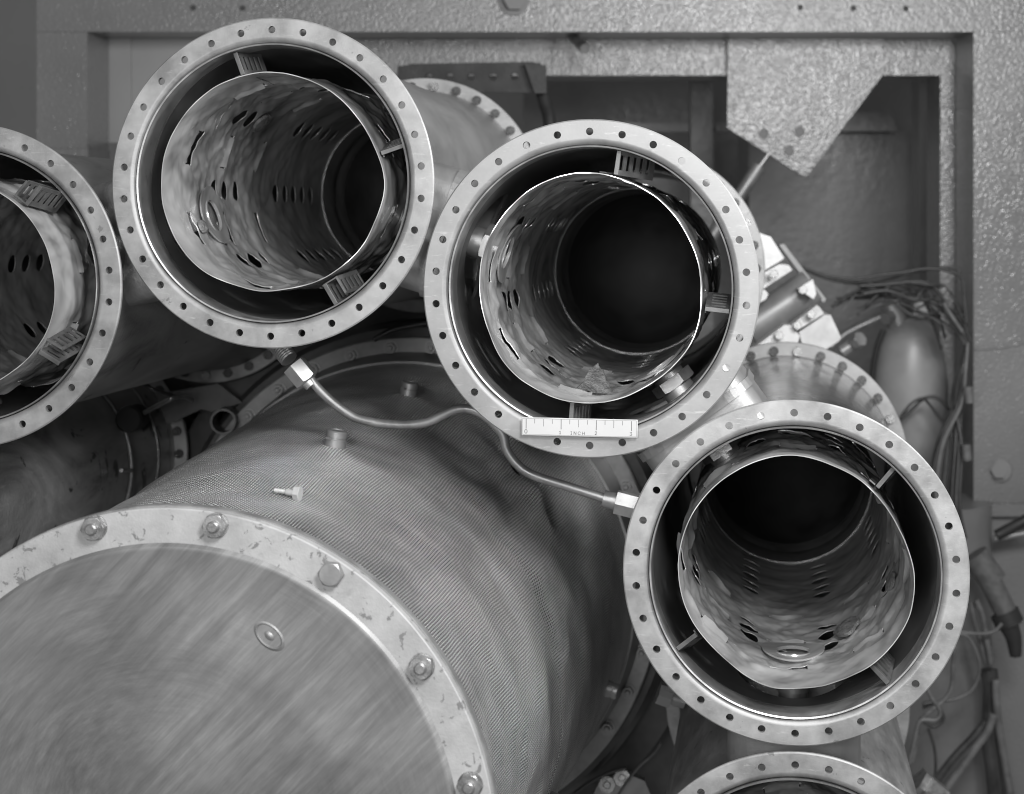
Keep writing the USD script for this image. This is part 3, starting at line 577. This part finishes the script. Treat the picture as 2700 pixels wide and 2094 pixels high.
def lathe_v(prof, base): return frame(m3.Manifold.revolve(m3.CrossSection([np.array(prof, float)], m3.FillRule.NonZero), 64), base, RIGHT, FWD, UP)
D = 2330; s = D/F
tb = at(2400, 1330, D)
tk = thing('oil_tank', 'tall rounded grey oil tank standing behind the right-hand can', 'tank', tb)
def yy(py): return (1330-py)*s
part(tk, 'body', lathe_v([(0, 0), (70*s, 0)] + [(w*s, yy(py)) for py, w in ((1310, 78), (1240, 88), (1180, 94), (1100, 98), (1020, 98), (960, 92), (910, 82), (870, 66), (850, 50), (840, 34))] + [(0, yy(838))], tb), 'tank_paint')
part(tk, 'neck', along(m3.Manifold.cylinder(34, 15, 12, 24), at(2372, 862, D-6), at(2350, 815, D-6)), 'gearbox_grey')
part(tk, 'filler_cap', along(m3.Manifold.cylinder(10, 11, 11, 28) + nut(13, 6).translate([0, 0, 9]), at(2426, 822, D-15), at(2434, 806, D-45)), 'flange_edge', 25)
part(tk, 'fitting', along(nut(14, 16), at(2352, 832, D-30), at(2290, 860, D-60)), 'gearbox_grey', 25)
part(tk, 'outlet_pipe', tube([at(2345, 826, D-30), at(2290, 850, D-30), at(2230, 880, D-30), at(2190, 915, D-30)], 5.5, 16, 6), 'pipe_steel')
part(tk, 'strap', tube([at(2330, 870, D-60), at(2312, 920, D-60), at(2300, 1000, D-60), at(2300, 1150, D-60)], 4, 10, 6), 'black_paint')
ge = thing('fitting_cluster', 'small elbow fitting with a pale end in shadow beside the gearbox', 'fitting', zz2(880, 930, 2100))
part(ge, 'elbow', tube([zz2(770, 1000, 2100), zz2(830, 960, 2100), zz2(900, 915, 2100)], 8, 16, 6), 'gearbox_grey')
part(ge, 'cap_nut', along(nut(17, 10), zz2(880, 925, 2090), zz2(930, 890, 2080)), 'bright_steel', 25)

def cable(label, pts, r, mat='rubber', D=2200, cat='cable', src=(1950, 580, 2.871), name='cable', group=None):
    o = [at(src[0]+p[0]/src[2], src[1]+p[1]/src[2], p[2] if len(p) > 2 else D) for p in pts]
    solo(name, tube(o, r*.52, 12, 8), mat, label, cat, group, smooth=True)
# wiring behind the gearbox (zoom-frame points)
cable('uppermost black cable arching from the gearbox to the right post', [(480, 360), (640, 420), (860, 450), (1050, 420), (1250, 395), (1400, 370), (1560, 380), (1680, 440), (1700, 600), (1720, 800)], 4.2)
cable('black cable sagging lowest behind the gearbox plate', [(500, 380), (700, 455), (900, 480), (1100, 455), (1300, 400), (1480, 368), (1650, 375), (1640, 480)], 3.6, D=2230)
cable('black cable arching right over the oil tank cap', [(900, 500), (1100, 490), (1300, 468), (1420, 480), (1520, 560), (1570, 690), (1660, 830), (1720, 930)], 4.6, D=2190)
cable('black cable looping close above the tank fittings', [(930, 560), (1100, 535), (1200, 560), (1300, 600), (1420, 610), (1520, 660), (1620, 800), (1715, 960)], 5., D=2180)
cable('thin black cable bunched among the tank fittings', [(700, 660), (850, 560), (1000, 530), (1130, 570), (1240, 620)], 4., D=2210)
cable('pale-ended cable hanging beside the right post', [(1545, 630), (1600, 720), (1690, 850)], 5., 'cable_grey', D=2170)
hv = thing('wiring_harness', 'thick bundle of dark wires hanging down along the right post', 'wiring', at(2540, 1000, 2160))
for i in range(18):
    dx = RNG.uniform(-38, 38); dx2 = RNG.uniform(-75, 45)
    part(hv, 'wire', tube([at(1950+(1720+dx*.3)/2.871, 580+(930+8*i)/2.871, 2160+i*4), at(1950+(1690+dx)/2.871, 580+1130/2.871, 2150+i*4), at(1950+(1650+dx*1.2)/2.871, 580+1400/2.871, 2150+i*4), at(2510+dx2*.6, 1180, 2140+i*4), at(2500+dx2*.7, 1330, 2130+i*4), at(2520+dx2*.6, 1420, 2130+i*4)], RNG.uniform(1.4, 2.8), 10, 6), 'rubber' if i % 4 else 'cable_grey', True)
for a, b in (((2553, 1020), (2556, 1052)), ((2547, 1172), (2551, 1222))):
    part(hv, 'terminal', along(m3.Manifold.cylinder(20, 6, 6, 16), at(*a, 2140), at(*b, 2140)), 'cable_grey')
cable('looped black wire drooping across the oil tank front', [(1200, 1530), (1320, 1420), (1400, 1350), (1500, 1350), (1590, 1440)], 4.4, D=2215)
cable('second black wire loop across the oil tank front', [(1215, 1500), (1290, 1400), (1380, 1350), (1440, 1400), (1530, 1520)], 3.4, D=2205)

tg = thing('wire_tangle', 'tangle of thin dark wires spread above and left of the oil tank', 'wiring', at(2330, 790, 2200))
for i in range(14):
    x0, y0 = RNG.uniform(2200, 2300), RNG.uniform(760, 860); x3, y3 = RNG.uniform(2480, 2560), RNG.uniform(800, 960); dd = RNG.uniform(2170, 2235)
    part(tg, 'wire', tube([at(x0, y0, dd), at(x0+90, RNG.uniform(740, 800), dd+10), at(x0+190, RNG.uniform(750, 830), dd), at((x0+190+x3)/2, RNG.uniform(760, 850), dd-10), at(x3, y3, dd)], RNG.uniform(1., 2.), 8, 6), 'rubber' if i % 5 else 'cable_grey', True)
tbk = thing('terminal_block', 'small grey terminal block with pale strips low on the right post', 'terminal block', at(2580, 1400, 2215))
part(tbk, 'block', panel(rect(2552, 1368, 2596, 1428), 2215, 20), 'gearbox_grey')
part(tbk, 'strip', panel(rect(2552, 1370, 2590, 1377), 2212, 3), 'white_alloy')
part(tbk, 'strip', panel(rect(2566, 1408, 2594, 1414), 2212, 3), 'flange_edge')
solo('slanted_rod', along(m3.Manifold.cylinder(120, 7, 7, 24), at(2628, 1412, 2190), at(2740, 1352, 2190)), 'black_paint', 'dark slanted rod crossing the right edge below the bolt', 'rod')
solo('lower_rod', along(m3.Manifold.cylinder(120, 4, 4, 24), at(2622, 1420, 2196), at(2760, 1396, 2196)), 'gearbox_grey', 'thin grey rod just under the dark slanted rod at the right edge', 'rod')
# bottom right: grey column, hose, cables
z4 = (2300, 1450, 2.63)
colb = at(2440, 2500, 2250)
solo('support_column', along(m3.Manifold.cylinder(640, 66, 66, 72), at(2480, 2600, 2250), at(2480, 1500, 2250)), 'cabinet_grey', 'smooth grey vertical column behind the lower right cables', 'column')
ho = thing('braided_hose', 'thick dark braided hose with banded ends at the right edge', 'hose', at(2640, 1600, 2100))
hp = [at(2582, 1478, 2120), at(2610, 1530, 2115), at(2640, 1590, 2110), at(2668, 1650, 2105)]
part(ho, 'hose', tube(hp, 14, 24, 8), 'hose_braid', True)
part(ho, 'end_fitting', along(m3.Manifold.cylinder(40, 17, 17, 36), at(2570, 1462, 2120), at(2600, 1505, 2118)), 'hose_braid')
part(ho, 'clamp_band', along(m3.Manifold.cylinder(16, 18, 18, 36), at(2648, 1614, 2109), at(2660, 1640, 2107)), 'black_paint')
part(ho, 'elbow', tube([at(2655, 1640, 2105), at(2672, 1680, 2105), at(2678, 1730, 2105)], [13, 10, 7], 20, 8), 'black_paint', True)
cable('pale twin cable falling behind the hose, inner one', [(690, 360), (700, 450), (750, 620), (800, 800)], 7, 'cable_grey', 2120, src=z4)
cable('pale twin cable falling behind the hose, outer one', [(720, 350), (765, 450), (790, 600), (825, 800)], 7, 'cable_grey', 2110, src=z4)
cable('thin pale wire running from the can flange to the hose', [(590, 565), (680, 578), (780, 580), (850, 560), (900, 510)], 4, 'cable_grey', 2090, src=z4)
cable('thin grey wire looping down in front of the grey column', [(590, 580), (660, 600), (720, 700), (745, 820), (700, 960), (590, 1030), (440, 1060), (350, 1100)], 4, 'cable_grey', 2090, src=z4)
cable('dark angular wire loop hanging before the grey column', [(350, 1070), (430, 1060), (480, 1130), (485, 1185), (420, 1225), (330, 1170)], 5, 'rubber', 2080, src=z4)
cable('broad black cable hanging along the lower right post', [(790, 830), (815, 950), (810, 1150), (800, 1300), (830, 1500), (850, 1720)], 17, 'rubber', 2150, src=z4)
cable('second black cable hanging beside the broad one', [(835, 830), (850, 1000), (850, 1200), (870, 1400), (900, 1720)], 12, 'rubber', 2170, src=z4)
cable('light conduit running straight down the lower right', [(855, 900), (865, 1100), (900, 1350), (965, 1720)], 9, 'cable_grey', 2130, src=z4)
cable('curved pale hose sweeping to the lower right corner', [(840, 1140), (800, 1260), (720, 1370), (600, 1540), (500, 1670)], 9, 'cable_grey', 2060, src=z4)
cable('black strap sweeping down behind the curved pale hose', [(790, 1190), (700, 1300), (560, 1450), (430, 1620)], 10, 'rubber', 2090, src=z4)
cable('bent thin pipe rising beside the bottom can, left one', [(370, 950), (420, 1040), (470, 1120), (440, 1180), (330, 1190), (290, 1340), (250, 1500)], 4.5, 'cable_grey', 1900, src=z4)
cable('bent thin pipe beside the bottom can, right one', [(570, 660), (560, 800), (530, 1000), (340, 1180), (310, 1320), (270, 1480)], 5, 'cable_grey', 1930, src=z4)
cable('dark wire hanging between the thin pipes and the column', [(390, 1240), (430, 1370), (440, 1500), (430, 1620)], 3.5, 'rubber', 2000, src=z4)
cf = thing('pipe_fitting', 'worn hex pipe fitting at the bottom edge right of the bottom can', 'fitting', at(2430, 2070, 1800))
part(cf, 'hex_body', along(nut(30, 30), at(2415, 2060, 1800), at(2450, 2090, 1800)), 'bolt_steel', 25)
part(cf, 'hex_body', along(nut(24, 22), at(2440, 2074, 1790), at(2462, 2092, 1790)), 'bolt_steel', 25)
sp_ = thing('pipe_clip', 'bolted pipe clip half hidden under the lower left of the right-hand can', 'clip', at(1760, 1830, 1750))
for (a, b, r, L) in (((1735, 1826), (1790, 1846), 9, 26), ((1760, 1800), (1800, 1812), 9, 16)):
    part(sp_, 'nut', along(nut(r*2, L*.5) + m3.Manifold.cylinder(L, r*.7, r*.7, 20), at(*a, 1560), at(*b, 1560)), 'gearbox_grey', 25)
cable('thin pale wire curling up from the bottom edge by the drum', [(700, 1600), (800, 1440), (880, 1340), (960, 1250), (1040, 1185), (1110, 1110), (1160, 1030)], 2.6, 'cable_grey', 1720, src=(1450, 1700, 3.971))
cable('dark wire along the lower edge of the drum rear', [(250, 1560), (400, 1450), (600, 1350), (800, 1290)], 3, 'rubber', 1700, src=(1450, 1700, 3.971))
lf = thing('lower_flange', 'blurred bolted flange piece at the bottom edge beside the drum', 'flange', at(1600, 2080, 1740))
part(lf, 'plate', panel([(1520, 2200), (1580, 2060), (1640, 2035), (1700, 2060), (1760, 2200)], 1740, 12), 'dull_band')
for px, py in ((1600, 2070), (1640, 2052)):
    part(lf, 'bolt', along(hexbolt(16, 7, 4, 4), at(px, py, 1740), at(px, py, 1700)), 'bolt_steel', 25)

# ---------------------------------------------------------------- left: fittings on the lowest left can
x0c, z0c = can_xy(0)
def oncan0(px, py, lift): # point on can 0's casing seen at a pixel
    d = ray(px, py); o = CAM-np.array([x0c, 0, z0c]); v = d[[0, 2]]; q = o[[0, 2]]; R = 105+lift
    A, B, Cc = v @ v, v @ q, q @ q-R*R; disc = B*B-A*Cc
    t = (-B-math.sqrt(max(disc, 0)))/A; return CAM+d*t
zl = (0, 900, 3.08)
def zc(x, y, lift=4): return oncan0(zl[0]+x/zl[2], zl[1]+y/zl[2], lift)
def ringpts(y, a0, a1, R, n=9): return [np.array([x0c, 0, z0c]) + pol(R, a, y) for a in np.linspace(a0, a1, n)]
yb = zc(1050, 800)[1]; yb2 = zc(1290, 800)[1]
cw = thing('clamp_band', 'glossy wire clamp band round the lowest left can', 'clamp')
part(cw, 'band_wire', tube(ringpts(yb, -80, 100, 107.5, 13), 2.4, 12, 6), 'pipe_steel', True)
part(cw, 'tang', along(m3.Manifold.cylinder(26, 2, 2, 12), zc(985, 1050, 8), zc(1100, 1050, 8)), 'bright_steel')
part(cw, 'second_band', tube(ringpts(yb2, -80, 100, 107, 13), 1.8, 12, 6), 'pipe_steel', True)
cn = thing('cable_connector', 'dark knurled cable connector on the clamp of the lowest left can', 'connector', zc(1120, 600, 10))
a, b = zc(1040, 635, 14), zc(1270, 560, 14)
part(cn, 'collar', along(m3.Manifold.revolve(m3.CrossSection([np.array([(0, 0), (12, 0), (13.6, 2), (13.6, 12), (12, 14), (13.2, 16), (13.2, 24), (11, 26), (0, 26)])], m3.FillRule.NonZero), 40), a, b), 'black_paint')
e = a + (b-a)/np.linalg.norm(b-a)*25
part(cn, 'cable_nut', along(nut(8, 16), e, e+(b-a)), 'gearbox_grey', 25)
tip = [e, at(0+1360/3.08, 900+480/3.08, 1660), at(1430/3.08, 900+452/3.08, 1670), at(1500/3.08, 900+450/3.08, 1690), at(1560/3.08, 900+475/3.08, 1730)]
part(cn, 'lead', tube(tip, 2.3, 12, 8), 'pipe_steel', True)
cable('short lead hooked over the connector from under the can', [(1160, 340, 1640), (1260, 400, 1640), (1400, 440, 1660)], 4, 'rubber', src=zl)
solo('shadowed_pipe', along(m3.Manifold.cylinder(200, 13, 13, 40) - m3.Manifold.cylinder(240, 11, 11, 40).translate([0, 0, -5]), at(588, 1112, 1740), at(640, 1080, 1950)), 'housing_dark', 'open black pipe end in the gap left of the drum', 'pipe')
solo('bracket_plate', panel([(410, 1040), (575, 1012), (640, 1062), (560, 1085), (530, 1080), (440, 1120)], 1790, 6), 'housing_dark', 'flat dark angular plate in the gap under the cans at left', 'plate')
cable('thin dark pipe running over the drum rear behind the top can', [(600, 1600), (800, 1500), (1100, 1440), (1600, 1390)], 5, 'rubber', 1650, src=(830, 480, 3.85))
